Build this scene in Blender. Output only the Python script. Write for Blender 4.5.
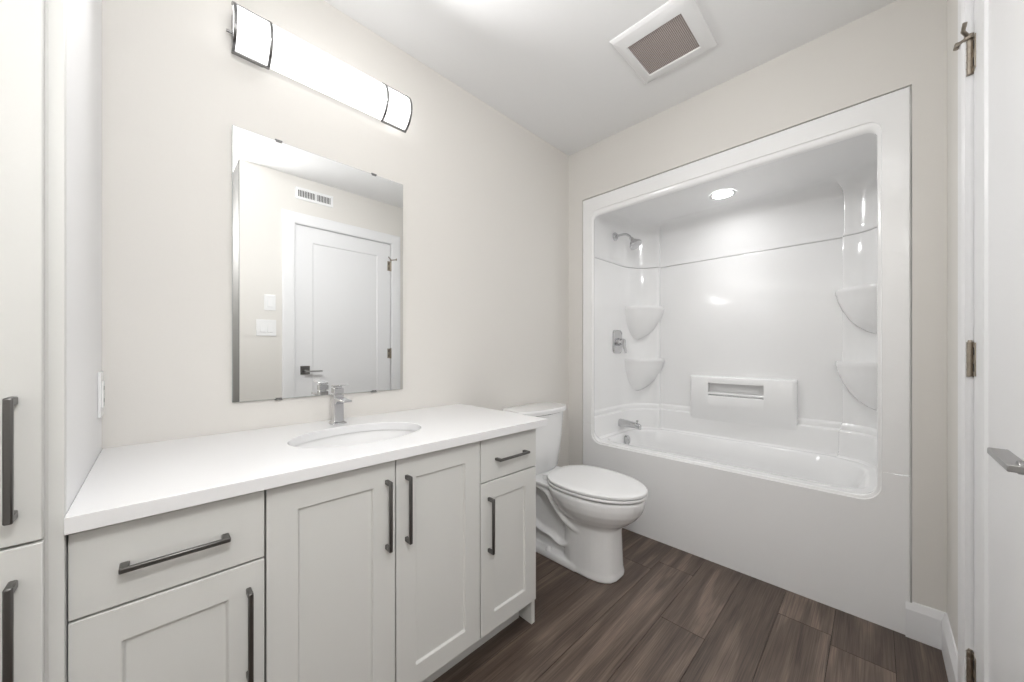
import bpy, bmesh, math, random
from mathutils import Vector, Matrix
C = bpy.context.scene
COL = C.collection
for o in list(bpy.data.objects):
    bpy.data.objects.remove(o)
R = math.radians
PI = math.pi

# ------------------------------------------------------------------ camera, world, exposure
F_PX, HORIZON, CAM_H = 360.0, 351.0, 1.084
YAW = math.atan2(364.0, 360.0)
cd = bpy.data.cameras.new('camera')
cd.sensor_fit = 'HORIZONTAL'; cd.sensor_width = 36.0
cd.lens = 36.0 * F_PX / 1024.0
cd.shift_y = (HORIZON - 341.0) / 1024.0
cd.clip_start = 0.02
cam = bpy.data.objects.new('camera', cd); COL.objects.link(cam)
cam.location = (0, 0, CAM_H)
cam.rotation_euler = (R(90), 0, YAW - R(90))
C.camera = cam

w = bpy.data.worlds.new('world'); C.world = w; w.use_nodes = True
bg = w.node_tree.nodes['Background']
bg.inputs['Color'].default_value = (1, 1, 1, 1); bg.inputs['Strength'].default_value = 0.3
C.view_settings.view_transform = 'Standard'
C.view_settings.look = 'None'
C.view_settings.gamma = 1.0
C.view_settings.use_curve_mapping = False
C.view_settings.exposure = 1.9

LAMP_BAR = (0.55, 2.7)   # vanity bar: glow of its diffuser, watts it throws into the room
LAMP_TUB = (16.0, 0.16)    # tub downlight: glow of its lens, watts thrown down
FILL_ENTRY = 16.0    # glow of the fill globe added in the entry, unseen behind the camera

# ------------------------------------------------------------------ materials
def srgb(r, g, b):
    f = lambda c: (c / 255 / 12.92) if c / 255 <= 0.04045 else ((c / 255 + 0.055) / 1.055) ** 2.4
    return (f(r), f(g), f(b), 1)

def new_mat(name):
    m = bpy.data.materials.new(name); m.use_nodes = True
    nt = m.node_tree
    return m, nt, nt.nodes['Principled BSDF']

def paint(name, col, rough=0.5, bump=0.0, scale=200, var=0.0, metallic=0.0, coat=0.0, spec=0.5):
    m, nt, b = new_mat(name)
    tc = nt.nodes.new('ShaderNodeTexCoord')
    n = nt.nodes.new('ShaderNodeTexNoise'); n.inputs['Scale'].default_value = scale
    n.inputs['Detail'].default_value = 3
    nt.links.new(tc.outputs['Object'], n.inputs['Vector'])
    mix = nt.nodes.new('ShaderNodeMixRGB'); mix.blend_type = 'MIX'
    c2 = tuple(max(0, c * (1 - var)) for c in col[:3]) + (1,)
    mix.inputs[1].default_value = col; mix.inputs[2].default_value = c2
    nt.links.new(n.outputs['Fac'], mix.inputs[0])
    nt.links.new(mix.outputs[0], b.inputs['Base Color'])
    b.inputs['Roughness'].default_value = rough
    b.inputs['Metallic'].default_value = metallic
    b.inputs['Specular IOR Level'].default_value = spec
    b.inputs['Coat Weight'].default_value = coat
    b.inputs['Coat Roughness'].default_value = 0.05
    if bump:
        bp = nt.nodes.new('ShaderNodeBump'); bp.inputs['Strength'].default_value = bump
        bp.inputs['Distance'].default_value = 0.001
        nt.links.new(n.outputs['Fac'], bp.inputs['Height'])
        nt.links.new(bp.outputs['Normal'], b.inputs['Normal'])
    return m

def glow(name, col, strength):
    m, nt, b = new_mat(name)
    b.inputs['Base Color'].default_value = (0.9, 0.9, 0.9, 1)
    b.inputs['Emission Color'].default_value = col
    b.inputs['Emission Strength'].default_value = strength
    b.inputs['Roughness'].default_value = 0.3
    return m

M = {}
M['wall'] = paint('wall_paint', srgb(230, 227, 222), 0.6, 0.15, 260, 0.02)
M['ceil'] = paint('ceiling_paint', srgb(248, 248, 248), 0.8, 0.1, 180, 0.02)
M['trim'] = paint('trim_paint', srgb(240, 240, 241), 0.35, 0.0, 60, 0.01)
M['cab'] = paint('cabinet_paint', srgb(222, 222, 219), 0.42, 0.03, 400, 0.02)
M['cabin'] = paint('cabinet_carcass', srgb(150, 149, 146), 0.6, 0.0, 60, 0.05)
M['quartz'] = paint('white_quartz', srgb(243, 243, 244), 0.16, 0.0, 900, 0.05)
M['acrylic'] = paint('gloss_acrylic', srgb(250, 250, 250), 0.12, 0.0, 20, 0.01, coat=0.3)
M['porc'] = paint('porcelain', srgb(243, 243, 243), 0.08, 0.0, 20, 0.01, coat=0.3)
M['plastic'] = paint('white_plastic', srgb(244, 244, 244), 0.25, 0.0, 20, 0.01)
M['slot'] = paint('dark_slot', srgb(60, 58, 56), 0.7, 0.0, 60, 0.1)
M['chrome'] = paint('chrome', (0.62, 0.62, 0.63, 1), 0.06, 0.0, 50, 0.03, metallic=1)
M['nickel'] = paint('brushed_gunmetal', (0.19, 0.185, 0.18, 1), 0.33, 0.05, 700, 0.15, metallic=1)
M['bronze'] = paint('satin_bronze_nickel', (0.42, 0.37, 0.31, 1), 0.35, 0.05, 500, 0.3, metallic=1)
M['lever'] = paint('satin_lever_metal', (0.36, 0.355, 0.35, 1), 0.3, 0.0, 300, 0.05, metallic=1)
M['shadewall'] = paint('return_wall_shade', srgb(112, 111, 109), 0.6, 0.1, 200, 0.03)  # shade of the unlit entry return, put into the wall colour
M['steel'] = paint('satin_steel', (0.52, 0.52, 0.52, 1), 0.25, 0.0, 300, 0.05, metallic=1)
M['lampmetal'] = paint('lamp_frame_metal', (0.24, 0.24, 0.24, 1), 0.25, 0.0, 300, 0.05, metallic=1)
M['mirror'] = paint('mirror_silver', (0.90, 0.91, 0.91, 1), 0.0, 0.0, 5, 0.0, metallic=1)
M['mirror_edge'] = paint('mirror_edge', srgb(170, 176, 174), 0.15, 0.0, 40, 0.05)
M['glow_bar'] = glow('lamp_diffuser', (1, 1, 1, 1), LAMP_BAR[0])
M['glow_tub'] = glow('downlight_lens', (1, 1, 1, 1), LAMP_TUB[0])
M['glow_fill'] = glow('added_globe_glow', (1, 1, 1, 1), FILL_ENTRY)

def grille_mat():
    m, nt, b = new_mat('fan_mesh')
    tc = nt.nodes.new('ShaderNodeTexCoord')
    mp = nt.nodes.new('ShaderNodeMapping'); mp.inputs['Rotation'].default_value = (0, 0, R(45))
    mp.inputs['Scale'].default_value = (210, 210, 210)
    nt.links.new(tc.outputs['Object'], mp.inputs['Vector'])
    v = nt.nodes.new('ShaderNodeTexChecker'); v.inputs['Scale'].default_value = 1.0
    v.inputs['Color1'].default_value = srgb(205, 195, 191); v.inputs['Color2'].default_value = srgb(132, 118, 113)
    nt.links.new(mp.outputs[0], v.inputs['Vector'])
    nt.links.new(v.outputs['Color'], b.inputs['Base Color'])
    b.inputs['Roughness'].default_value = 0.5
    bp = nt.nodes.new('ShaderNodeBump'); bp.inputs['Distance'].default_value = 0.002
    nt.links.new(v.outputs['Fac'], bp.inputs['Height']); nt.links.new(bp.outputs['Normal'], b.inputs['Normal'])
    return m
M['mesh'] = grille_mat()

def floor_mat():
    m, nt, b = new_mat('oak_vinyl_plank')
    N = nt.nodes.new; L = nt.links.new
    tc = N('ShaderNodeTexCoord')
    at = N('ShaderNodeAttribute'); at.attribute_name = 'plank'
    sep = N('ShaderNodeSeparateColor'); L(at.outputs['Color'], sep.inputs[0])
    # shift the grain per plank
    off = N('ShaderNodeVectorMath'); off.operation = 'SCALE'; off.inputs['Scale'].default_value = 37.0
    L(at.outputs['Color'], off.inputs[0])
    add = N('ShaderNodeVectorMath'); add.operation = 'ADD'
    L(tc.outputs['Object'], add.inputs[0]); L(off.outputs[0], add.inputs[1])
    mp = N('ShaderNodeMapping'); mp.inputs['Scale'].default_value = (0.9, 9.0, 1); L(add.outputs[0], mp.inputs['Vector'])
    big = N('ShaderNodeTexNoise'); big.inputs['Scale'].default_value = 1.6; big.inputs['Detail'].default_value = 3
    big.inputs['Distortion'].default_value = 0.8
    L(mp.outputs[0], big.inputs['Vector'])
    # growth-ring bands from the slow noise
    mul = N('ShaderNodeMath'); mul.operation = 'MULTIPLY'; mul.inputs[1].default_value = 34.0; L(big.outputs['Fac'], mul.inputs[0])
    sn = N('ShaderNodeMath'); sn.operation = 'SINE'; L(mul.outputs[0], sn.inputs[0])
    sn2 = N('ShaderNodeMapRange'); sn2.inputs['From Min'].default_value = -1; L(sn.outputs[0], sn2.inputs['Value'])
    mp2 = N('ShaderNodeMapping'); mp2.inputs['Scale'].default_value = (3.0, 150.0, 1); L(add.outputs[0], mp2.inputs['Vector'])
    fine = N('ShaderNodeTexNoise'); fine.inputs['Scale'].default_value = 2.0; fine.inputs['Detail'].default_value = 5
    L(mp2.outputs[0], fine.inputs['Vector'])
    ramp = N('ShaderNodeValToRGB')
    e = ramp.color_ramp.elements
    e[0].position = 0.30; e[0].color = srgb(*FLOOR_DARK)
    e[1].position = 0.72; e[1].color = srgb(*FLOOR_LIGHT)
    mid = e.new(0.5); mid.color = srgb(*FLOOR_MID)
    L(big.outputs['Fac'], ramp.inputs[0])
    m1 = N('ShaderNodeMixRGB'); m1.blend_type = 'MULTIPLY'; m1.inputs[0].default_value = 0.13
    L(ramp.outputs[0], m1.inputs[1]); L(sn2.outputs[0], m1.inputs[2])
    fr = N('ShaderNodeMapRange'); fr.inputs['From Min'].default_value = 0.3; fr.inputs['From Max'].default_value = 0.7
    fr.inputs['To Min'].default_value = 0.62; fr.inputs['To Max'].default_value = 1.25
    L(fine.outputs['Fac'], fr.inputs['Value'])
    m2 = N('ShaderNodeMixRGB'); m2.blend_type = 'MULTIPLY'; m2.inputs[0].default_value = 1.0
    L(m1.outputs[0], m2.inputs[1]); L(fr.outputs[0], m2.inputs[2])
    tone = N('ShaderNodeMapRange'); tone.inputs['To Min'].default_value = 0.86; tone.inputs['To Max'].default_value = 1.14
    L(sep.outputs[0], tone.inputs['Value'])
    m3 = N('ShaderNodeMixRGB'); m3.blend_type = 'MULTIPLY'; m3.inputs[0].default_value = 1.0
    L(m2.outputs[0], m3.inputs[1]); L(tone.outputs[0], m3.inputs[2])
    L(m3.outputs[0], b.inputs['Base Color'])
    b.inputs['Roughness'].default_value = 0.42
    bp = N('ShaderNodeBump'); bp.inputs['Strength'].default_value = 0.25; bp.inputs['Distance'].default_value = 0.001
    L(fine.outputs['Fac'], bp.inputs['Height']); L(bp.outputs['Normal'], b.inputs['Normal'])
    return m
FLOOR_DARK, FLOOR_MID, FLOOR_LIGHT = (78, 65, 57), (104, 89, 79), (134, 117, 105)
M['floor'] = floor_mat()
M['floorgap'] = paint('floor_gap', srgb(38, 30, 26), 0.8)

# ------------------------------------------------------------------ mesh helpers
def BM(): return bmesh.new()

def box(bm, x0, x1, y0, y1, z0, z1):
    v = [bm.verts.new(p) for p in ((x0,y0,z0),(x1,y0,z0),(x1,y1,z0),(x0,y1,z0),(x0,y0,z1),(x1,y0,z1),(x1,y1,z1),(x0,y1,z1))]
    for f in ((0,3,2,1),(4,5,6,7),(0,1,5,4),(1,2,6,5),(2,3,7,6),(3,0,4,7)):
        bm.faces.new([v[i] for i in f])
    return v

def loft(bm, loops, cap0=True, cap1=True, closed=True):
    rows = [[bm.verts.new(p) for p in l] for l in loops]
    n = len(rows[0])
    for a, b in zip(rows, rows[1:]):
        for i in range(n if closed else n - 1):
            j = (i + 1) % n
            try: bm.faces.new((a[i], a[j], b[j], b[i]))
            except ValueError: pass
    if cap0: bm.faces.new(list(reversed(rows[0])))
    if cap1: bm.faces.new(rows[-1])
    return rows

def frame_axes(d):
    d = Vector(d).normalized()
    up = Vector((0, 0, 1)) if abs(d.z) < 0.95 else Vector((1, 0, 0))
    a = d.cross(up).normalized(); b = d.cross(a).normalized()
    return a, b

def cyl(bm, p0, p1, r0, r1=None, n=24, caps=True):
    r1 = r0 if r1 is None else r1
    p0, p1 = Vector(p0), Vector(p1)
    a, b = frame_axes(p1 - p0)
    ring = lambda p, r: [p + a * r * math.cos(2*PI*i/n) + b * r * math.sin(2*PI*i/n) for i in range(n)]
    loft(bm, [ring(p0, r0), ring(p1, r1)], caps, caps)

def lathe(bm, p, d, prof, n=32):
    """prof: (distance along d, radius) pairs"""
    p = Vector(p); d = Vector(d).normalized(); a, b = frame_axes(d)
    loops = [[p + d*t + a*r*math.cos(2*PI*i/n) + b*r*math.sin(2*PI*i/n) for i in range(n)] for t, r in prof]
    loft(bm, loops)

def tube(bm, pts, rad, n=16, ell=None):
    """sweep along pts; rad number or list; ell = (vector, factor) widens the section along a world axis"""
    pts = [Vector(p) for p in pts]
    rad = rad if isinstance(rad, (list, tuple)) else [rad] * len(pts)
    loops, prev = [], None
    for i, p in enumerate(pts):
        d = (pts[min(i+1, len(pts)-1)] - pts[max(i-1, 0)]).normalized()
        if prev is None: a, b = frame_axes(d)
        else:
            a = (prev - d * prev.dot(d)).normalized(); b = d.cross(a).normalized()
        prev = a
        loop = []
        for k in range(n):
            q = a*rad[i]*math.cos(2*PI*k/n) + b*rad[i]*math.sin(2*PI*k/n)
            if ell: q = q + Vector(ell[0]) * q.dot(Vector(ell[0])) * (ell[1] - 1)
            loop.append(p + q)
        loops.append(loop)
    loft(bm, loops)

def smooth_path(pts, k=6):
    """Catmull-Rom through pts"""
    P = [Vector(p) for p in pts]; out = []
    for i in range(len(P)-1):
        p0 = P[max(i-1,0)]; p1 = P[i]; p2 = P[i+1]; p3 = P[min(i+2,len(P)-1)]
        for j in range(k):
            t = j / k
            out.append(0.5*((2*p1)+(p2-p0)*t+(2*p0-5*p1+4*p2-p3)*t*t+(3*p1-p0-3*p2+p3)*t**3))
    out.append(P[-1]); return out

def thing(name, label, cat, loc, group=None):
    o = bpy.data.objects.new(name, None); COL.objects.link(o); o.empty_display_size = 0.05
    o.location = loc; o['label'] = label; o['category'] = cat
    if group: o['group'] = group
    return o

def wloc(o):
    v = Vector((0, 0, 0))
    while o is not None: v += o.location; o = o.parent
    return v

def mk(name, bm, mat, parent=None, smooth=False, bevel=0.0, seg=2, label=None, origin=None, angle=35, weld=True):
    """links ONE mesh object; bm is in world coordinates"""
    off = wloc(parent) if parent is not None else Vector(origin or (0, 0, 0))
    if weld: bmesh.ops.remove_doubles(bm, verts=bm.verts, dist=1e-5)
    bmesh.ops.recalc_face_normals(bm, faces=bm.faces)
    bmesh.ops.translate(bm, verts=bm.verts, vec=-off)
    me = bpy.data.meshes.new(name); bm.to_mesh(me); bm.free()
    o = bpy.data.objects.new(name, me); COL.objects.link(o)
    if isinstance(mat, str): mat = M[mat]
    me.materials.append(mat)
    if parent is not None: o.parent = parent
    else: o.location = off
    if bevel:
        md = o.modifiers.new('bevel', 'BEVEL'); md.width = bevel; md.segments = seg
        md.limit_method = 'ANGLE'; md.angle_limit = R(40)
    if smooth or bevel:
        for p in me.polygons: p.use_smooth = True
        try:
            me.set_sharp_from_angle(angle=R(angle))
        except Exception: pass
    if label: o['label'] = label
    return o

def tag(o, label, cat, group=None):
    o['label'] = label; o['category'] = cat
    if group: o['group'] = group
    return o

def struct(name, bm, mat, parent=None, **k):
    o = mk(name, bm, mat, parent, **k)
    if parent is None: o['kind'] = 'structure'
    return o

# ------------------------------------------------------------------ room dimensions (metres)
XR = 2.038            # tub wall face
XL = -0.56            # far left wall
YV = 1.502            # vanity wall face
YD = -0.181           # door wall face
XC = 0.42             # corner where the door wall returns
YE = -1.35            # entry end wall
H = 2.44
T = 0.12

# floor planks: one mesh, plank tone kept in a face attribute
random.seed(11)
bm = BM(); lay = bm.faces.layers.float_color.new('plank')
PW, PL, G = 0.167, 1.22, 0.0009
row = 0
y = 0.620 - PW * 13
rows_y = []
while y < YV + 0.0:
    rows_y.append(y); y += PW
for k, y0 in enumerate(rows_y):
    i0 = round((y0 - (0.620 - PW)) / PW)          # 0 = the row with the visible butt joint
    start = {0: 1.466, 1: 0.62, -1: 0.93, 2: 1.75, -2: 1.83, -3: 0.55, 3: 0.25}.get(i0, random.uniform(0, PL))
    x = start - PL * 4
    while x < XR:
        tone = random.random(); r2 = random.random(); r3 = random.random()
        a0, a1 = max(x + G, XL), min(x + PL - G, XR)
        b0, b1 = max(y0 + G, YE), min(y0 + PW - G, YV)
        x += PL
        if a1 - a0 < 0.01 or b1 - b0 < 0.01: continue
        v = [bm.verts.new(p) for p in ((a0,b0,0),(a1,b0,0),(a1,b1,0),(a0,b1,0))]
        f = bm.faces.new(v); f[lay] = (tone, r2, r3, 1)
        lo = [bm.verts.new((p.co.x, p.co.y, -0.004)) for p in v]
        for q in range(4):
            g = bm.faces.new((v[q], lo[q], lo[(q+1)%4], v[(q+1)%4])); g[lay] = (0, r2, r3, 1)
box(bm, XL - T, XR + 0.9, YE - T, YV + T, -0.08, -0.004)
for f in bm.faces:
    if f.calc_center_median().z < -0.0035: f.material_index = 1
fl = struct('floor', bm, 'floor', weld=False)
fl.data.materials.append(M['floorgap'])

bm = BM(); box(bm, XL - T, XR + T, YE - T, YV + T, H, H + 0.1); struct('ceiling', bm, 'ceil')
bm = BM(); box(bm, XL - T, XR + T + 0.9, YV, YV + T, 0, H); struct('wall_back', bm, 'wall')
bm = BM(); box(bm, XL - T, XL, YE, YV, 0, H); struct('wall_left', bm, 'wall')
bm = BM(); box(bm, XL - T, XC + T, YE - T, YE, 0, H); struct('wall_entry', bm, 'wall')
# tub wall with the opening the tub unit fills
TY0, TY1, TZ1 = -0.096, 1.3875, 2.0965          # opening
bm = BM()
box(bm, XR, XR + T, YD - T, TY0, 0, H)
box(bm, XR, XR + T, TY1, YV, 0, H)
box(bm, XR, XR + T, TY0, TY1, TZ1, H)
struct('wall_right', bm, 'wall')
# door wall with door opening, and its return into the entry
DX0, DX1, DZ = 0.764, 1.550, 2.072
bm = BM()
box(bm, XC, DX0, YD - T, YD, 0, H)
box(bm, DX1, XR, YD - T, YD, 0, H)
box(bm, DX0, DX1, YD - T, YD, DZ, H)
struct('wall_front', bm, 'wall')
bm = BM(); box(bm, XC - 0.004, XC + T, YE, YD - T, 0, H); box(bm, XC - 0.004, XC, YD - T, YD - 0.003, 0, H); struct('wall_return', bm, 'shadewall')

# baseboards with a chamfered top
BBH, BBT = 0.135, 0.014
def bb_profile(axis, a0, a1, face, sgn, m0=0, m1=0):
    """board along axis; face = wall face coordinate, sgn = direction into the room; m0/m1 mitre"""
    bm = BM()
    prof = [(0, 0), (BBT, 0), (BBT, BBH - 0.028), (BBT - 0.004, BBH - 0.016), (0.006, BBH - 0.004), (0.004, BBH), (0, BBH)]
    loops = []
    for a, mm in ((a0, m0), (a1, m1)):
        l = []
        for t, z in prof:
            aa = a + mm * t
            l.append((aa, face + sgn*t, z) if axis == 'x' else (face + sgn*t, aa, z))
        loops.append(l)
    loft(bm, loops); return bm
bm = bb_profile('y', TY0 - 0.0005, YD, XR, -1, 0, 1)
lap = [(XR - BBT, 0), (XR - BBT, BBH - 0.028), (XR - BBT + 0.004, BBH - 0.016), (2.0325, BBH - 0.004), (2.0335, BBH - 0.004), (2.0335, 0)]
loft(bm, [[(x, yy, z) for x, z in lap] for yy in (TY0 - 0.0005, TY0 + 0.017)])     # laps onto the tub flange
struct('baseboard_right', bm, 'trim')
struct('baseboard_front', bb_profile('x', DX1 + 0.09, XR, YD, 1, 0, -1), 'trim')
struct('baseboard_back', bb_profile('x', 1.10, XR, YV, -1), 'trim')
struct('baseboard_left', bb_profile('y', YE, 0.93, XL, 1), 'trim')
struct('baseboard_entry', bb_profile('x', XL, XC, YE, 1), 'trim')

# ------------------------------------------------------------------ door in the door wall
CW, CT = 0.086, 0.017
bm = BM()
ip, op_ = [(DX0, 0), (DX0, DZ), (DX1, DZ), (DX1, 0)], [(DX0-CW, 0), (DX0-CW, DZ+CW), (DX1+CW, DZ+CW), (DX1+CW, 0)]
# casing: stepped flat profile swept round the opening with mitres
prof = [(0.0, 0.0), (0.0, CT*0.75), (0.012, CT), (CW - 0.01, CT), (CW, CT*0.8), (CW, 0.0)]
loops = []
for (ix, iz), (sx, sz) in zip(ip, ((-1, 0), (-1, 1), (1, 1), (1, 0))):
    loops.append([(ix + sx*t, YD + d, iz + sz*t) for t, d in prof])
loft(bm, loops)
struct('trim_1', bm, 'trim')
bm = BM()   # jamb lining with stop
for x0, x1 in ((DX0 - 0.001, DX0 + 0.0015), (DX1 - 0.0015, DX1 + 0.001)):
    box(bm, x0, x1, YD - T, YD + 0.004, 0, DZ)
box(bm, DX0, DX1, YD - T, YD + 0.004, DZ - 0.0015, DZ + 0.001)
box(bm, DX0, DX0 + 0.014, YD - 0.09, YD - 0.045, 0, DZ); box(bm, DX1 - 0.014, DX1, YD - 0.09, YD - 0.045, 0, DZ)
box(bm, DX0, DX1, YD - 0.09, YD - 0.045, DZ - 0.014, DZ)
struct('trim_2', bm, 'trim')

def panel_front(bm, x0, x1, z0, z1, yf, yb, fr, depth, face=-1, slope=0.003):
    """slab with a recessed flat panel; front face at yf, back at yb (face: -1 front looks to -Y, +1 to +Y)"""
    r = lambda a, b, c, d, y: [(a, y, c), (b, y, c), (b, y, d), (a, y, d)]
    fl_, fr_, fb, ft = fr
    yd = yf - face * depth
    loft(bm, [r(x0, x1, z0, z1, yb), r(x0, x1, z0, z1, yf),
              r(x0+fl_, x1-fr_, z0+fb, z1-ft, yf),
              r(x0+fl_+slope, x1-fr_-slope, z0+fb+slope, z1-ft-slope, yd)])

dr = bpy.data.objects.new('door_1', None); COL.objects.link(dr)
dr.location = (1.547, YD, 0); dr['kind'] = 'structure'
dr['label'] = 'white one-panel door opposite the vanity, seen closed in the mirror'
YF = YD - 0.002
bm = BM()
panel_front(bm, 0.768, 1.5445, 0.008, DZ - 0.004, YF, YF - 0.035, (0.122, 0.122, 0.2, 0.122), 0.007, face=1, slope=0.006)
mk('door_leaf', bm, 'trim', dr, bevel=0.0015)
for hz in (1.868, 1.062, 0.236):
    bm = BM()
    HX = 1.5475
    cyl(bm, (HX, YD + 0.004, hz - 0.045), (HX, YD + 0.004, hz + 0.045), 0.0065, n=16)
    for kk in (-0.0455, -0.0275, -0.0095, 0.0095, 0.0275, 0.0445):     # knuckle joints
        cyl(bm, (HX, YD + 0.004, hz + kk - 0.0008), (HX, YD + 0.004, hz + kk + 0.0008), 0.0072, n=16)
    cyl(bm, (HX, YD + 0.004, hz + 0.045), (HX, YD + 0.004, hz + 0.051), 0.0048, 0.0040, n=14)
    box(bm, HX - 0.032, HX - 0.004, YF - 0.0005, YF + 0.0022, hz - 0.044, hz + 0.044)
    box(bm, HX + 0.003, HX + 0.010, YD - 0.002, YD + 0.006, hz - 0.044, hz + 0.044)
    hg = mk('hinge', bm, 'bronze', dr, bevel=0.0006, label='satin bronze hinge')
    bm = BM()
    for kk in (-0.022, 0.022):
        box(bm, HX - 0.0225, HX - 0.0155, YF + 0.0005, YF + 0.0032, hz + kk - 0.010, hz + kk + 0.010)
    mk('hinge_slot', bm, 'slot', hg)
    if hz > 1.8:   # hinge pin door stop with two arms
        bm = BM()
        c = Vector((HX, YD + 0.006, hz + 0.055))
        lathe(bm, c - Vector((0, 0, 0.006)), (0, 0, 1), [(0, 0.009), (0.012, 0.009)], 16)
        tube(bm, [c, c + Vector((-0.018, 0.012, 0.012)), c + Vector((-0.032, 0.010, 0.026))], 0.0045, 10)
        tube(bm, [c, c + Vector((0.016, 0.014, 0.003)), c + Vector((0.042, 0.018, 0.010))], [0.005, 0.0040, 0.0032], 10)
        lathe(bm, c + Vector((0.042, 0.018, 0.004)), (0.2, -0.2, 1), [(0, 0.0055), (0.016, 0.0055)], 12)
        mk('hinge_stop', bm, 'bronze', hg, smooth=True)
# lever handle
bm = BM(); box(bm, 0.802, 0.868, YF, YF + 0.009, 0.900, 0.966)
dh = mk('door_handle', bm, 'nickel', dr, bevel=0.0015, label='dark metal lever on a square rose')
bm = BM(); cyl(bm, (0.834, YF + 0.008, 0.926), (0.834, YD + 0.046, 0.926), 0.0095, n=20)
box(bm, 0.822, 0.947, YD + 0.035, YD + 0.056, 0.920, 0.930)
mk('lever', bm, 'lever', dh, bevel=0.0015)

# ------------------------------------------------------------------ linen cabinet
lc = thing('linen_cabinet', 'tall grey linen cabinet with two doors at the left end of the counter', 'cabinet', (-0.33, 1.2, 0))
LX0, LX1, LF = -0.556, -0.106, 0.931
bm = BM()
box(bm, LX1 - 0.0165, LX1, LF + 0.0185, YV - 0.002, 0.0, 2.30)
mk('side_panel', bm, 'trim', lc, label='white side panel')
bm = BM()
box(bm, LX0, LX1 - 0.017, LF, YV - 0.002, 0.10, 2.30)
box(bm, LX1 - 0.0175, LX1, LF, LF + 0.018, 0.0, 2.30)
box(bm, LX0 + 0.02, LX1 - 0.017, LF + 0.06, YV - 0.002, 0.0, 0.10)
mk('body', bm, 'cab', lc, bevel=0.001)
LDX0, LDX1 = LX0 + 0.003, -0.1252
SPLIT = 0.789
def handle(parent, p0, p1, n=(0, -1, 0), wdt=0.0095, thk=0.008, stand=0.030):
    """square bar pull between end points p0 and p1 on the door face"""
    p0, p1, n = Vector(p0), Vector(p1), Vector(n)
    d = (p1 - p0).normalized(); s = d.cross(n)
    bm = BM()
    def obox(a, b, hw, d0, d1):
        vs = []
        for q in (a, b):
            vs.append([q + s*hw + n*d0, q - s*hw + n*d0, q - s*hw + n*d1, q + s*hw + n*d1])
        loft(bm, vs)
    obox(p0, p1, wdt/2, stand - thk, stand)
    obox(p0, p0 + d*0.013, wdt/2, -0.0005, stand - thk*0.6)
    obox(p1 - d*0.013, p1, wdt/2, -0.0005, stand - thk*0.6)
    return mk('handle', bm, 'nickel', parent, bevel=0.0022, weld=False)
for z0, z1, hz in ((SPLIT + 0.002, 2.297, (0.832, 1.016)), (0.103, SPLIT - 0.002, (0.556, 0.740))):
    bm = BM()
    panel_front(bm, LDX0, LDX1, z0, z1, LF - 0.020, LF - 0.002, (0.062,)*4, 0.008)
    d = mk('door', bm, 'cab', lc, bevel=0.0018)
    handle(d, (-0.1525, LF - 0.020, hz[0]), (-0.1525, LF - 0.020, hz[1]))

# outlet on the cabinet side, above the counter
ol = thing('electrical_outlet', 'white outlet plate on the side of the tall cabinet above the counter', 'outlet', (LX1, 1.43, 1.0))
bm = BM(); box(bm, LX1, LX1 + 0.006, 1.392, 1.464, 0.912, 1.030); mk('cover_plate', bm, 'plastic', ol, bevel=0.002)
bm = BM(); box(bm, LX1 + 0.004, LX1 + 0.009, 1.411, 1.445, 0.937, 1.005); rc = mk('receptacle', bm, 'plastic', ol, bevel=0.001)
for zz in (0.955, 0.987):
    for yy in (1.421, 1.432):
        bm = BM(); box(bm, LX1 + 0.0085, LX1 + 0.0093, yy, yy + 0.002, zz - 0.005, zz + 0.005); mk('slot', bm, 'slot', rc)

# ------------------------------------------------------------------ vanity cabinet
vc = thing('vanity_cabinet', 'light grey shaker vanity cabinet under the white counter', 'vanity', (0.48, 1.22, 0))
VX0, VX1, VF, DF = -0.104, 1.068, 0.964, 0.945       # VF carcass front, DF door faces
ZT = 0.783
bm = BM()
box(bm, VX0, VX0 + 0.016, VF, YV - 0.002, 0.10, ZT)
box(bm, 0.162, 0.178, VF, YV - 0.002, 0.10, ZT); box(bm, 0.776, 0.792, VF, YV - 0.002, 0.10, ZT)
box(bm, VX0, VX1 - 0.018, VF, YV - 0.002, 0.10, 0.116)
box(bm, VX0, VX1 - 0.018, YV - 0.012, YV - 0.002, 0.10, ZT)
box(bm, VX0, VX1 - 0.018, VF, VF + 0.045, ZT - 0.018, ZT)
mk('body', bm, 'cabin', vc)
bm = BM(); box(bm, VX1 - 0.010, VX1 + 0.009, VF - 0.004, YV - 0.002, 0.0, ZT); mk('end_panel', bm, 'cab', vc, bevel=0.001)
bm = BM(); box(bm, VX0, VX1 - 0.018, 1.022, 1.038, 0.0, 0.101); mk('toe_kick', bm, 'cab', vc)
ZB = 0.104; ZD = 0.630; ZU = 0.778
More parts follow.
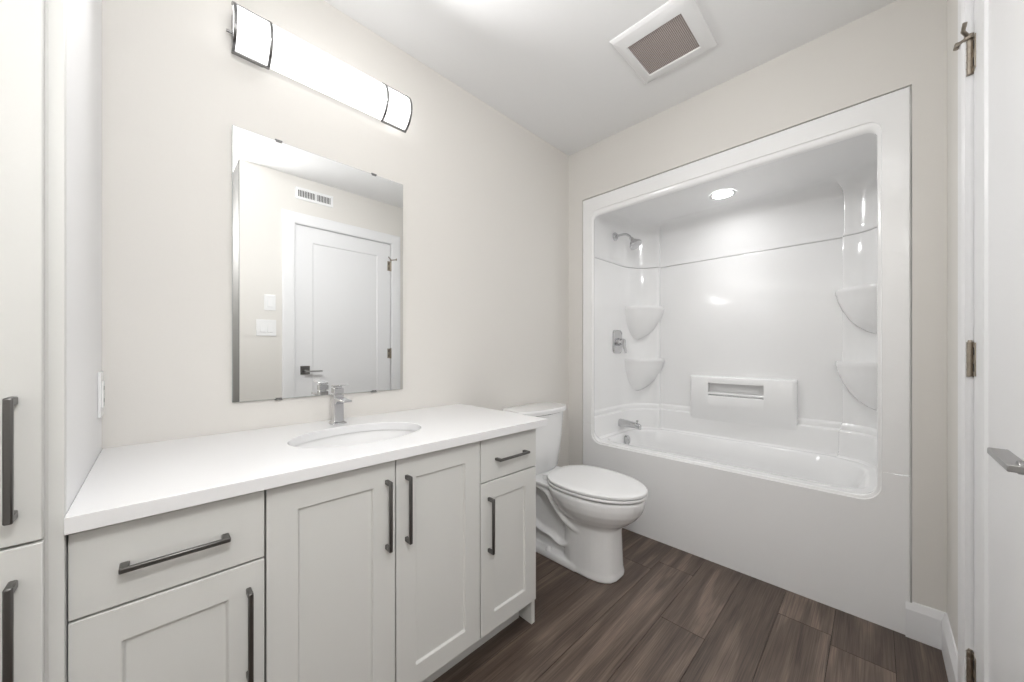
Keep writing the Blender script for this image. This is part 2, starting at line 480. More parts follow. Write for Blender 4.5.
for kind, x0, x1, z0, z1, hd in (
    ('drawer', VX0 - 0.0003, 0.1695, ZD + 0.0025, ZU, ('h', 0.031, 0.703)),
    ('door',   VX0 - 0.0003, 0.1695, ZB, ZD - 0.0015, ('v', 0.141, (0.388, 0.578))),
    ('door',   0.1735, 0.4755, ZB, ZU, ('v', 0.450, (0.541, 0.731))),
    ('door',   0.4790, 0.7820, ZB, ZU, ('v', 0.509, (0.541, 0.731))),
    ('drawer', 0.7860, VX1, ZD + 0.0025, ZU, ('h', 0.926, 0.703)),
    ('door',   0.7860, VX1, ZB, ZD - 0.0015, ('v', 0.820, (0.388, 0.578)))):
    bm = BM()
    if kind == 'door': panel_front(bm, x0, x1, z0, z1, DF, VF - 0.002, (0.062,)*4, 0.008)
    else: box(bm, x0, x1, DF, VF - 0.002, z0, z1)
    d = mk(kind, bm, 'cab', vc, bevel=0.0018)
    if hd[0] == 'h': handle(d, (hd[1] - 0.077, DF, hd[2]), (hd[1] + 0.077, DF, hd[2]))
    else: handle(d, (hd[1], DF, hd[2][0]), (hd[1], DF, hd[2][1]))

# ------------------------------------------------------------------ counter with oval cut-out, sink, faucet
CX0, CX1, CY0, CY1, CZ0, CZ1 = LX1 + 0.0005, 1.108, 0.918, YV - 0.001, 0.7870, 0.815
SX, SY, SA, SB = 0.478, 1.190, 0.206, 0.146
NS = 64
def oval(z, a=SA, b=SB, cx=SX, cy=SY):
    return [(cx + a*math.cos(2*PI*i/NS), cy + b*math.sin(2*PI*i/NS), z) for i in range(NS)]
def rectloop(z, x0=CX0, x1=CX1, y0=CY0, y1=CY1, cx=SX, cy=SY, n=NS):
    out = []
    for i in range(n):
        c, s = math.cos(2*PI*i/n), math.sin(2*PI*i/n)
        t = min((x1-cx)/c if c > 1e-9 else 1e9, (x0-cx)/c if c < -1e-9 else 1e9,
                (y1-cy)/s if s > 1e-9 else 1e9, (y0-cy)/s if s < -1e-9 else 1e9)
        out.append([cx + c*t, cy + s*t, z])
    for X, Y in ((x0,y0),(x1,y0),(x1,y1),(x0,y1)):      # snap nearest sample onto each corner
        k = min(range(n), key=lambda i: (out[i][0]-X)**2 + (out[i][1]-Y)**2)
        out[k][0], out[k][1] = X, Y
    return [tuple(p) for p in out]
bm = BM()
rr = loft(bm, [oval(CZ0), oval(CZ1 - 0.0015), oval(CZ1, SA + 0.0015, SB + 0.0015), rectloop(CZ1), rectloop(CZ0)], False, False)
n = NS
for i in range(n):
    j = (i+1) % n
    bm.faces.new((rr[4][i], rr[4][j], rr[0][j], rr[0][i]))
ct = mk('vanity_countertop', bm, 'quartz', origin=(0.5, 1.2, CZ0), bevel=0.0012)
tag(ct, 'white quartz counter with an oval cut-out, on the grey vanity cabinet', 'countertop')

bm = BM()
prof = [(0.0, 1.03), (-0.008, 1.02), (-0.02, 0.985), (-0.05, 0.94), (-0.09, 0.84), (-0.12, 0.68), (-0.138, 0.42), (-0.143, 0.12)]
loops = [oval(CZ0 - 0.001 + dz, SA*k, SB*k) for dz, k in prof]
outer = [oval(CZ0 - 0.003 + dz - 0.012, SA*k + 0.012, SB*k + 0.012) for dz, k in reversed(prof)]
loft(bm, loops + outer + [loops[0]], False, False)
sk = thing('sink', 'oval white undermount sink set into the counter', 'sink', (SX, SY, CZ0 - 0.15))
mk('basin', bm, 'porc', sk, smooth=True)
bm = BM(); lathe(bm, (SX, SY, CZ0 - 0.152), (0, 0, 1), [(0, 0.031), (0.010, 0.031), (0.012, 0.028), (0.010, 0.020), (0.013, 0.018), (0.015, 0.0)])
mk('drain', bm, 'chrome', sk, smooth=True)

fx, fy = 0.480, 1.408
fa = thing('faucet', 'chrome single-lever faucet behind the oval sink', 'faucet', (fx, fy, CZ1))
bm = BM()
rect = lambda hw, hd, z, yc=fy: [(fx-hw, yc-hd, z), (fx+hw, yc-hd, z), (fx+hw, yc+hd, z), (fx-hw, yc+hd, z)]
loft(bm, [rect(0.025, 0.026, CZ1), rect(0.025, 0.026, CZ1 + 0.005), rect(0.019, 0.020, CZ1 + 0.008), rect(0.0165, 0.0175, CZ1 + 0.02),
          rect(0.0165, 0.0175, CZ1 + 0.108)])
mk('body', bm, 'chrome', fa, bevel=0.003, seg=3)
bm = BM()
sec = lambda y, zt, zb, hw: [(fx-hw, y, zb), (fx+hw, y, zb), (fx+hw, y, zt), (fx-hw, y, zt)]
loft(bm, [sec(fy - 0.012, CZ1 + 0.098, CZ1 + 0.070, 0.0155), sec(fy - 0.035, CZ1 + 0.098, CZ1 + 0.084, 0.0155), sec(fy - 0.06, CZ1 + 0.097, CZ1 + 0.088, 0.0155),
          sec(fy - 0.098, CZ1 + 0.095, CZ1 + 0.0875, 0.0155)])
mk('spout', bm, 'chrome', fa, bevel=0.002, seg=3)
bm = BM()
cyl(bm, (fx, fy, CZ1 + 0.106), (fx, fy, CZ1 + 0.116), 0.0135)
loft(bm, [rect(0.0165, 0.0175, CZ1 + 0.112), rect(0.0165, 0.0175, CZ1 + 0.132)])
plate = lambda y, z, hw, t: [(fx-hw, y, z), (fx+hw, y, z), (fx+hw, y, z+t), (fx-hw, y, z+t)]
loft(bm, [plate(fy + 0.0175, CZ1 + 0.136, 0.0155, 0.006), plate(fy - 0.03, CZ1 + 0.140, 0.0150, 0.005), plate(fy - 0.068, CZ1 + 0.1445, 0.0140, 0.004)])
loft(bm, [rect(0.012, 0.013, CZ1 + 0.130), rect(0.012, 0.013, CZ1 + 0.139)])
mk('lever', bm, 'chrome', fa, bevel=0.0015, seg=3, weld=False)

# ------------------------------------------------------------------ mirror and bar light
mr = thing('wall_mirror', 'frameless rectangular mirror on the wall over the faucet', 'mirror', (0.484, YV, 0.91))
MX0, MX1, MZ0, MZ1 = 0.179, 0.787, 0.914, 1.829
bm = BM(); box(bm, MX0, MX1, YV - 0.0105, YV - 0.0015, MZ0, MZ1)
mk('backing', bm, 'mirror_edge', mr)
bm = BM(); v = [bm.verts.new(p) for p in ((MX0+.001, YV-0.0110, MZ0+.001), (MX1-.001, YV-0.0110, MZ0+.001), (MX1-.001, YV-0.0110, MZ1-.001), (MX0+.001, YV-0.0110, MZ1-.001))]
bm.faces.new(v)
r = bmesh.ops.extrude_face_region(bm, geom=list(bm.faces)); bmesh.ops.translate(bm, verts=[e for e in r['geom'] if isinstance(e, bmesh.types.BMVert)], vec=(0, 0.001, 0))
mk('mirror_glass', bm, 'mirror', mr)
for x, z in ((0.310, MZ1), (0.655, MZ1), (0.310, MZ0), (0.655, MZ0)):
    s = 1 if z == MZ1 else -1
    bm = BM()
    z0, z1 = sorted((z - s*0.004, z + s*0.003))
    box(bm, x - 0.009, x + 0.009, YV - 0.0135, YV - 0.0112, z0, z1)
    z0, z1 = sorted((z + s*0.0005, z + s*0.004)); box(bm, x - 0.011, x + 0.011, YV - 0.0125, YV, z0, z1)
    mk('mirror_clip', bm, 'lampmetal', mr)

vl = thing('vanity_light', 'long glowing white bar light with thin metal bands above the mirror', 'wall lamp', (0.49, YV, 2.11))
BX0, BX1, BZ0, BZ1, BYB, BD = 0.174, 0.788, 2.057, 2.209, 1.468, 0.056
def arc(x, zc=(BZ0+BZ1)/2, hz=(BZ1-BZ0)/2, yb=BYB, dep=BD, n=18):
    # circular segment: chord on yb, sagitta dep towards -Y
    rad = (hz*hz + dep*dep) / (2*dep); a = math.asin(min(1, hz/rad)) if dep <= hz else PI - math.asin(hz/rad)
    return [(x, yb + (rad - dep) - rad*math.cos(t), zc + rad*math.sin(t)) for t in [-a + 2*a*i/(n-1) for i in range(n)]]
bm = BM(); box(bm, 0.26, 0.72, BYB - 0.002, YV - 0.0005, 2.08, 2.186); bp_ = mk('backplate', bm, 'lampmetal', vl, bevel=0.002)
bm = BM()
cyl(bm, (BX0 + 0.006, 1.482, 2.125), (BX0 - 0.012, 1.482, 2.125), 0.004, n=12)
box(bm, BX0 + 0.004, BX0 + 0.09, BYB - 0.002, YV - 0.0005, 2.07, 2.195)
mk('mounting_bracket', bm, 'lampmetal', vl)
bm = BM(); loft(bm, [arc(BX0 + 0.004), arc(BX1 - 0.004)]); mk('diffuser', bm, 'glow_bar', vl, smooth=True, label='glowing white diffuser')
ld = bpy.data.lights.new('bar_light', 'AREA'); ld.shape = 'RECTANGLE'; ld.size = 0.58; ld.size_y = 0.10
ld.energy = LAMP_BAR[1]; ld.color = (1, 1, 1); ld.spread = R(146)
lo_ = bpy.data.objects.new('bar_light', ld); COL.objects.link(lo_); lo_.parent = vl
lo_.location = Vector((0.491, BYB - BD - 0.006, 2.133)) - vl.location; lo_.rotation_euler = (R(-76), 0, 0)
def band(x0, x1):
    bm = BM()
    o = lambda x: arc(x, dep=BD + 0.0045, hz=(BZ1-BZ0)/2 + 0.0045, yb=BYB)
    i = lambda x: arc(x, dep=BD - 0.002, hz=(BZ1-BZ0)/2 - 0.002, yb=BYB)
    lo0, lo1 = o(x0) + list(reversed(i(x0))), o(x1) + list(reversed(i(x1)))
    loft(bm, [lo0, lo1], False, False)
    a, b = [[bm.verts.new(p) for p in l] for l in (lo0, lo1)]
    m = len(a)
    for q in (a, b):
        for k in range(m//2 - 1): bm.faces.new((q[k], q[k+1], q[m-2-k], q[m-1-k]))
    return bm
for x in (BX0, 0.270, 0.674, BX1 - 0.008):
    mk('metal_band', band(x, x + 0.008), 'lampmetal', vl, smooth=True)
for x0, x1 in ((BX0, 0.276), (0.676, BX1)):
    for zz in (BZ0 - 0.0045, BZ1):
        bm = BM(); box(bm, x0, x1, BYB - 0.007, BYB + 0.004, zz, zz + 0.0045)
        mk('edge_rail', bm, 'lampmetal', vl)

# ------------------------------------------------------------------ toilet
TX = 1.569
tl = thing('toilet', 'white two-piece toilet with closed lid between the vanity and the tub', 'toilet', (TX, 1.1, 0))
def egg(d0, d1, hw, z, n=40, p=2.0, blunt=0.0):
    """closed outline: d = distance from wall, d0 rear, d1 front; front half elliptic, rear squarer"""
    dm = d0 + (d1 - d0) * 0.45
    out = []
    for i in range(n):
        t = 2*PI*i/n; c, s = math.cos(t), math.sin(t)
        e = 2.0 + (blunt if c > 0 else p - 2.0 + 0.6)
        cc = math.copysign(abs(c)**(2/e), c); ss = math.copysign(abs(s)**(2/e), s)
        d = dm + (d1 - dm)*cc if c > 0 else dm + (dm - d0)*cc
        out.append((TX + hw*ss, YV - d, z))
    return out
bm = BM()
# pedestal and bowl, one loft
loft(bm, [egg(0.350, 0.649, 0.111, 0.0, blunt=0.8), egg(0.350, 0.649, 0.111, 0.012, blunt=0.8), egg(0.350, 0.645, 0.108, 0.035, blunt=0.7),
          egg(0.352, 0.642, 0.105, 0.12, blunt=0.6), egg(0.355, 0.640, 0.104, 0.20, blunt=0.5), egg(0.355, 0.642, 0.105, 0.236, blunt=0.4),
          egg(0.350, 0.658, 0.115, 0.252, blunt=0.2), egg(0.335, 0.690, 0.136, 0.272), egg(0.318, 0.722, 0.157, 0.300), egg(0.30, 0.745, 0.172, 0.33),
          egg(0.28, 0.757, 0.180, 0.36), egg(0.265, 0.761, 0.183, 0.385), egg(0.265, 0.759, 0.181, 0.399)])
# rear deck under the tank
def rrect(d0, d1, hw, z, rr=0.04, n=8):
    out = []
    for cx, cy, a0 in ((hw-rr, d1-rr, 0), (-(hw-rr), d1-rr, 90), (-(hw-rr), d0+rr, 180), (hw-rr, d0+rr, 270)):
        for k in range(n):
            a = R(a0 + 90*k/(n-1)); out.append((TX + cx + rr*math.cos(a), YV - (cy + rr*math.sin(a)), z))
    return out
loft(bm, [rrect(0.06, 0.33, 0.075, 0.335), rrect(0.04, 0.35, 0.125, 0.362), rrect(0.03, 0.36, 0.142, 0.385), rrect(0.03, 0.36, 0.140, 0.398)])
# foot flange and core web
loft(bm, [rrect(0.13, 0.50, 0.114, 0.0, 0.05), rrect(0.13, 0.50, 0.114, 0.022, 0.05), rrect(0.135, 0.50, 0.109, 0.034, 0.05), rrect(0.15, 0.50, 0.088, 0.040, 0.05)])
loft(bm, [rrect(0.15, 0.45, 0.070, 0.02), rrect(0.14, 0.45, 0.070, 0.20), rrect(0.10, 0.40, 0.075, 0.36)])
# trapway relief, flattened tube seen on both flanks
tp = smooth_path([(TX, YV - d, z) for d, z in ((0.49, 0.205), (0.425, 0.205), (0.37, 0.262), (0.325, 0.338), (0.27, 0.372), (0.205, 0.360), (0.155, 0.30), (0.135, 0.22), (0.155, 0.155), (0.215, 0.125), (0.29, 0.115), (0.355, 0.092), (0.40, 0.105), (0.425, 0.135))])
tube(bm, tp, 0.021, 16, ell=((1, 0, 0), 4.9))
for s in (-1, 1):      # raised rib under the bowl
    tube(bm, smooth_path([(TX + s*x, YV - d, z) for d, x, z in ((0.17, 0.100, 0.352), (0.235, 0.116, 0.366), (0.295, 0.122, 0.352), (0.335, 0.112, 0.300), (0.385, 0.103, 0.240), (0.45, 0.096, 0.208), (0.50, 0.088, 0.20))]), 0.0155, 12)
bl = mk('bowl', bm, 'porc', tl, weld=False)
rm = bl.modifiers.new('fuse', 'REMESH'); rm.mode = 'VOXEL'; rm.voxel_size = 0.0045; rm.use_smooth_shade = True
sm = bl.modifiers.new('soften', 'SMOOTH'); sm.factor = 0.5; sm.iterations = 9
for s in (-1, 1):
    bm = BM(); lathe(bm, (TX + s*0.098, YV - 0.29, 0.034), (0, 0, 1), [(0, 0.017), (0.012, 0.016), (0.022, 0.011), (0.026, 0.003)], 20)
    mk('bolt_cap', bm, 'plastic', tl, smooth=True)
bm = BM()
def seat_loop(k, z, d0=0.268, d1=0.768, hw=0.186): return egg(d0 + k, d1 - k, hw - k, z, n=56, p=2.0)
loft(bm, [seat_loop(0.036, 0.3992), seat_loop(0.016, 0.408), seat_loop(0.002, 0.4085), seat_loop(0.0, 0.4105), seat_loop(0.0, 0.417), seat_loop(0.002, 0.4195), seat_loop(0.008, 0.420)])
mk('seat', bm, 'plastic', tl, smooth=True)
bm = BM()
loft(bm, [seat_loop(0.030, 0.4202), seat_loop(0.014, 0.4245), seat_loop(0.003, 0.4248, d1=0.770), seat_loop(0.001, 0.4265, d1=0.770), seat_loop(0.001, 0.435, d1=0.770), seat_loop(0.004, 0.4385, d1=0.770), seat_loop(0.009, 0.4405, d1=0.770), seat_loop(0.04, 0.4425, d1=0.770), seat_loop(0.09, 0.4435, d1=0.770)])
mk('seat_lid', bm, 'plastic', tl, smooth=True)
for s in (-1, 1):
    bm = BM(); box(bm, TX + s*0.078 - 0.022, TX + s*0.078 + 0.022, YV - 0.276, YV - 0.248, 0.398, 0.428)
    mk('seat_hinge', bm, 'plastic', tl, bevel=0.005, seg=3)
def tankloop(hw, d0, d1, z, bow=0.035, rr=0.035, n=44):
    out = []
    for i in range(n):
        t = 2*PI*i/n; c, s = math.cos(t), math.sin(t); e = 5.0
        xx = hw*math.copysign(abs(s)**(2/e), s); yy = math.copysign(abs(c)**(2/e), c)
        d = (d0 + d1)/2 + (d1 - d0)/2*yy
        if yy > 0: d -= bow*yy*(abs(xx)/hw)**2
        out.append((TX + xx, YV - d, z))
    return out
bm = BM()
loft(bm, [tankloop(0.150, 0.025, 0.188, 0.397), tankloop(0.160, 0.020, 0.200, 0.415), tankloop(0.174, 0.018, 0.214, 0.55), tankloop(0.190, 0.016, 0.224, 0.728)])
mk('tank', bm, 'porc', tl, smooth=True)
bm = BM()
loft(bm, [tankloop(0.190, 0.014, 0.225, 0.7285), tankloop(0.207, 0.010, 0.235, 0.734), tankloop(0.208, 0.010, 0.236, 0.752), tankloop(0.203, 0.014, 0.231, 0.760), tankloop(0.17, 0.04, 0.20, 0.763)])
mk('tank_lid', bm, 'porc', tl, smooth=True)

# ------------------------------------------------------------------ bathtub and shower unit
XF = 2.034
tb = thing('bathtub_shower_unit', 'glossy white one-piece bathtub and shower surround set into the end wall', 'bathtub', (2.4, 0.645, 0))
OY0, OY1, OZ0, OZ1 = -0.092, 1.383, 0.0, 2.091          # flange outer edge
HY0, HY1, HZ0, HZ1 = -0.003, 1.303, 0.495, 1.970        # opening
SEAM = 0.607
def rring(y0, y1, z0, z1, x, r, rt=None):
    rt = r - 0.024 if rt is None else rt
    """rounded rectangle ring in a YZ plane with fixed sampling; includes seam points"""
    out = []
    nc = 10
    zs = [z0 + r, SEAM - 0.0025, SEAM, SEAM + 0.0025, 0.9, 1.2, 1.5, z1 - rt]
    for k in range(nc): a = R(270 + 90*k/(nc-1)); out.append((x, y1 - r + r*math.cos(a), z0 + r + r*math.sin(a)))
    for z in zs[1:-1]: out.append((x, y1, z))
    for k in range(nc): a = R(0 + 90*k/(nc-1)); out.append((x, y1 - rt + rt*math.cos(a), z1 - rt + rt*math.sin(a)))
    for k in range(nc): a = R(90 + 90*k/(nc-1)); out.append((x, y0 + rt + rt*math.cos(a), z1 - rt + rt*math.sin(a)))
    for z in reversed(zs[1:-1]): out.append((x, y0, z))
    for k in range(nc): a = R(180 + 90*k/(nc-1)); out.append((x, y0 + r + r*math.cos(a), z0 + r + r*math.sin(a)))
    return out
def outer_ring(ring, x, y0=OY0, y1=OY1, z0=OZ0, z1=OZ1):
    """project the opening ring onto the flange rectangle"""
    out = []
    ym = (y0 + y1)/2
    n = len(ring)
    for i, (xx, yy, zz) in enumerate(ring):
        seg = i
        if i < 10: # lower left corner (y1 side): first half to bottom, second half to side
            if i < 5: out.append((x, yy + (y1 - yy) * i/5, z0))
            else: out.append((x, y1, z0 + (zz - z0) * (i-5)/4 if i < 9 else zz))
        elif i < 16: out.append((x, y1, zz))
        elif i < 26:
            k = i - 16
            out.append((x, y1, zz + (z1 - zz) * min(1, k/5))) if k <= 5 else out.append((x, yy + (y1 - yy) * (9-k)/4, z1))
        elif i < 36:
            k = i - 26
            out.append((x, yy + (y0 - yy) * min(1, k/4), z1)) if k <= 4 else out.append((x, y0, zz + (z1 - zz) * (9-k)/5))
        elif i < 42: out.append((x, y0, zz))
        else:
            k = i - 42
            out.append((x, y0, z0 + (zz - z0) * (4-k)/4)) if k <= 4 else out.append((x, yy + (y0 - yy) * (9-k)/5, z0))
    return out
hole = lambda x, g, gz=None, r=0.06, gt=None: rring(HY0 - g, HY1 + g, HZ0 - (g if gz is None else gz), HZ1 + (g if gt is None else gt), x, r)
h0 = hole(XF, 0.020, r=0.075, gt=0.040)
outl = outer_ring(h0, XF)
back = [(XF + 0.03, p[1], p[2]) for p in outl]
seq = [back, [(XF + 0.004, p[1], p[2]) for p in outl], [(XF, p[1] + (0.003 if p[1] < 0.6 else -0.003), p[2] + (0 if p[2] < .3 else -0.003*(p[2] > 2.0))) for p in outl],
       h0, hole(XF, 0.0125, r=0.068, gt=0.034), hole(XF + 0.005, 0.0105, r=0.067, gt=0.031), hole(XF + 0.0062, 0.006, r=0.064, gt=0.020), hole(XF + 0.009, 0.0015, r=0.061, gt=0.010), hole(XF + 0.014, 0.0, r=0.06, gt=0.003), hole(XF + 0.022, 0.002, 0.0, r=0.062, gt=0.0),
       hole(XF + 0.034, 0.010, -0.001, r=0.07)]
last = rring(-0.050, 1.342, 0.4965, 2.055, XF + 0.075, 0.07)
seq.append(last)
bmT, bmS = BM(), BM()
ng = len(h0)
seamidx = [i for i, p in enumerate(h0) if abs(p[2] - SEAM) < 1e-6]
for q, l in enumerate(seq[1:4], 1):      # hairline seam groove across the flange faces
    for i in seamidx: pass
vt = [[bmT.verts.new(p) for p in l] for l in seq]; vs = [[bmS.verts.new((p[0], p[1], p[2] + (0.0012 if i in seamidx else 0))) for i, p in enumerate(l)] for l in seq]
for a in range(len(seq) - 1):
    for i in range(ng):
        j = (i+1) % ng
        zc = (h0[i][2] + h0[j][2]) / 2
        low = zc < SEAM
        V = vt if low else vs
        (bmT if low else bmS).faces.new((V[a][i], V[a][j], V[a+1][j], V[a+1][i]))
for b in (bmT, bmS): bmesh.ops.delete(b, geom=[v for v in b.verts if not v.link_faces], context='VERTS')

# interior walls: U-shaped plan swept up with insets
YC = 0.645
def uplan(ins, z):
    """from front-left round the back to front-right"""
    half = []
    ys, xb = 1.338 - ins, 2.742 - ins
    half.append((XF + 0.04, ys + 0.004)); half.append((2.20, ys)); half.append((2.40, ys - 0.001))
    cxx, cyy, rx, ry = 2.45, 1.165 - ins*0.5, 0.258 - ins, ys - (1.165 - ins*0.5)
    for k in range(13):
        t = R(90*k/12); half.append((cxx + rx*math.sin(t), cyy + ry*math.cos(t)))
    half.append((xb - 0.030, cyy - 0.006)); half.append((xb + 0.001, cyy - 0.0085)); half.append((xb, cyy - 0.03))
    for yy in (0.95, 0.80, YC): half.append((xb + 0.0, yy))
    other = [(x, 2*YC - y) for x, y in reversed(half[:-1])]
    return [(x, y, z) for x, y in half + other]
rows = [(0.050, 0.497), (0.040, 0.500), (0.031, 0.508), (0.028, 0.53), (0.026, 0.632), (0.024, 0.640), (0.012, 0.648), (0.011, 0.668), (0.009, 0.675), (0.003, 0.680), (0.0, 0.684)]
rows2 = [(0.0, 0.684), (0.0, 1.2), (0.0, 1.712), (-0.002, 1.7165), (-0.020, 1.7175), (-0.020, 1.7225), (-0.009, 1.7235), (-0.006, 1.728), (-0.010, 1.745), (-0.012, 1.77), (-0.012, 1.94)]
for k in range(1, 9):
    a = R(90*k/8); rows2.append((-0.012 + 0.11*(1 - math.cos(a)), 1.94 + 0.095*math.sin(a)))
loft(bmT, [uplan(i, z) for i, z in rows], False, False, closed=False)
rr = loft(bmS, [uplan(i, z) for i, z in rows2], False, False, closed=False)
bmS.faces.new(rr[-1])
# rim and basin
NB = 72
def bplan(x0, x1, y0, y1, z, r, n=NB, rb=None):
    rb = r if rb is None else rb
    out = []
    q = n // 4
    for cx, cy, a0, r in ((x1-rb, y1-rb, 0, rb), (x0+r, y1-r, 90, r), (x0+r, y0+r, 180, r), (x1-rb, y0+rb, 270, rb)):
        for k in range(q):
            a = R(a0 + 90*k/(q-1)); out.append((cx + r*math.cos(a), cy + r*math.sin(a), z))
    return out
basin = [bplan(XF + 0.03, 2.715, -0.035, 1.325, 0.4965, 0.10), bplan(2.098, 2.684, 0.020, 1.282, 0.4985, 0.10, rb=0.24), bplan(2.105, 2.676, 0.028, 1.274, 0.496, 0.10, rb=0.24),
         bplan(2.112, 2.668, 0.036, 1.268, 0.486, 0.10, rb=0.24), bplan(2.125, 2.655, 0.07, 1.255, 0.40, 0.12, rb=0.21), bplan(2.145, 2.64, 0.14, 1.235, 0.25, 0.12, rb=0.21),
         bplan(2.165, 2.62, 0.19, 1.215, 0.15, 0.12, rb=0.21), bplan(2.20, 2.585, 0.24, 1.17, 0.112, 0.12), bplan(2.26, 2.53, 0.31, 1.10, 0.100, 0.10)]
loft(bmT, basin, False, True)
tub = mk('tub', bmT, 'acrylic', tb, smooth=True, angle=40)
sur = mk('wall_surround', bmS, 'acrylic', tb, smooth=True, angle=40)

# corner shelves
def corner_shelf(zt, left):
    bm = BM()
    arcp = []
    for k in range(11):
        t = R(14 + 76*k/10); arcp.append((2.45 + 0.262*math.sin(t), 1.165 + 0.176*math.cos(t)))
    arcp.append((2.722, 1.150)); arcp.append((2.746, 1.128))
    a, b = Vector(arcp[-1]), Vector(arcp[0])
    front = []
    nrm = Vector((-(b-a).y, (b-a).x)).normalized()
    if nrm.dot(Vector((-1, -1))) < 0: nrm = -nrm
    for k in range(1, 14):
        t = k/14; p = a.lerp(b, t) + nrm*0.062*(1 - abs(2*t-1)**2.6); front.append((p.x, p.y))
    plan = arcp + front
    ap = (2.628, 1.300)
    loops = []
    for dz, s in ((0.0, 0.93), (0.004, 0.985), (-0.006, 1.0), (-0.018, 1.0), (-0.026, 0.975), (-0.06, 0.93), (-0.11, 0.82), (-0.16, 0.66), (-0.20, 0.47), (-0.23, 0.25), (-0.243, 0.08)):
        loops.append([(ap[0] + (x-ap[0])*s, ap[1] + (y-ap[1])*s, zt + dz) for x, y in plan])
    if not left: loops = [[(x, 2*YC - y, z) for x, y, z in l] for l in loops]
    loft(bm, loops)
    mk('corner_shelf', bm, 'acrylic', tb, smooth=True, angle=60)
for zt in (1.415, 1.022):
    corner_shelf(zt, True); corner_shelf(zt, False)

# soap ledge with recessed grab bar on the back wall
bm = BM()
LY0, LY1, RY0, RY1, RZ0, RZ1 = 0.332, 0.932, 0.492, 0.812, 0.782, 0.866
XB = 2.742
def fx_(y):
    t = (y - 0.632)/0.30
    return XB - 0.036 - 0.022*(1 - t*t)
def seg_loft(y0, y1, za, zb, roundtop, n=10):
    loops = []
    for k in range(n+1):
        yy = y0 + (y1-y0)*k/n; xf = fx_(yy)
        edge = min(1, (yy - LY0)/0.012, (LY1 - yy)/0.012); e = 0.010*(1 - max(0, edge))**2
        xf += e
        lowx = [(XB, yy, 0.50), (XB - 0.024, yy, 0.51), (XB - 0.0255, yy, 0.60), (XB - 0.027 - 0.15*(XB - 0.026 - xf), yy, 0.635), (xf, yy, 0.70)] if za < 0.7 else [(XB, yy, za), (xf, yy, za)]
        if roundtop: l = lowx + [(xf, yy, zb - 0.014), (xf + 0.004, yy, zb - 0.005), (xf + 0.013, yy, zb), (XB, yy, zb + 0.004)]
        else: l = lowx + [(xf, yy, zb - 0.002), (xf + 0.001, yy, zb), (xf + 0.01, yy, zb), (XB, yy, zb)]
        loops.append(l)
    loft(bm, loops)
seg_loft(LY0, RY0, 0.676, 0.908, True, 12); seg_loft(RY1, LY1, 0.676, 0.908, True, 12)
seg_loft(RY0, RY1, RZ1, 0.908, True); seg_loft(RY0, RY1, 0.676, RZ0, False)
led = mk('soap_ledge', bm, 'acrylic', tb, smooth=True, weld=False)
bm = BM()
pts = [(fx_(y) + 0.012, y, RZ0 + 0.014) for y in [RY0 - 0.004 + (RY1 - RY0 + 0.008)*k/10 for k in range(11)]]
tube(bm, pts, 0.0075, 12); mk('grab_bar', bm, 'acrylic', led, smooth=True)

# ------------------------------------------------------------------ shower fittings on the left end wall
WY = 1.337
sh = thing('shower_fixture', 'chrome shower head on a bent arm, high on the left tub wall', 'shower head', (2.392, WY, 1.92))
SX_ = 2.392
bm = BM(); lathe(bm, (SX_, WY + 0.0105, 1.922), (0, -1, 0), [(0, 0.030), (0.008, 0.030), (0.015, 0.024), (0.018, 0.012)], 28); mk('flange', bm, 'chrome', sh, smooth=True)
bm = BM(); tube(bm, smooth_path([(SX_, WY + 0.005, 1.922), (SX_, WY - 0.035, 1.924), (SX_, WY - 0.075, 1.920), (SX_, WY - 0.105, 1.900), (SX_, WY - 0.118, 1.880)]), 0.0085, 14); mk('arm', bm, 'chrome', sh, smooth=True)
bm = BM()
hp, hd_ = Vector((SX_, WY - 0.115, 1.886)), Vector((0.0, -0.55, -0.83))
lathe(bm, hp, hd_, [(0, 0.011), (0.012, 0.014), (0.022, 0.015), (0.030, 0.022), (0.060, 0.043), (0.068, 0.046), (0.074, 0.045), (0.076, 0.040), (0.072, 0.0)], 32)
mk('head', bm, 'chrome', sh, smooth=True)

sv = thing('shower_valve', 'chrome mixer valve with lever on the left tub wall', 'valve', (2.40, WY, 1.15))
def rplate(cx, cz, hw, hh, r, y, n=8):
    out = []
    for sx, sz, a0 in ((1, 1, 0), (-1, 1, 90), (-1, -1, 180), (1, -1, 270)):
        for k in range(n):
            a = R(a0 + 90*k/(n-1)); out.append((cx + sx*(hw-r) + r*math.cos(a), y, cz + sz*(hh-r) + r*math.sin(a)))
    return out
bm = BM(); loft(bm, [rplate(2.405, 1.152, 0.062, 0.085, 0.022, WY - 0.0005), rplate(2.405, 1.152, 0.062, 0.085, 0.022, WY - 0.006), rplate(2.405, 1.152, 0.056, 0.079, 0.02, WY - 0.012)])
mk('escutcheon', bm, 'chrome', sv, smooth=True)
bm = BM()
lathe(bm, (2.405, WY - 0.008, 1.150), (0, -1, 0), [(0, 0.030), (0.022, 0.027), (0.024, 0.024), (0.048, 0.024), (0.052, 0.020)], 28)
hand = lambda t, hw, z, y: [(2.405 - hw, y, z), (2.405 + hw, y, z), (2.405 + hw, y - t, z), (2.405 - hw, y - t, z)]
loft(bm, [hand(0.020, 0.014, 1.165, WY - 0.042), hand(0.018, 0.014, 1.13, WY - 0.044), hand(0.010, 0.011, 1.085, WY - 0.064), hand(0.008, 0.010, 1.068, WY - 0.068)])
mk('lever', bm, 'chrome', sv, smooth=True, weld=False)

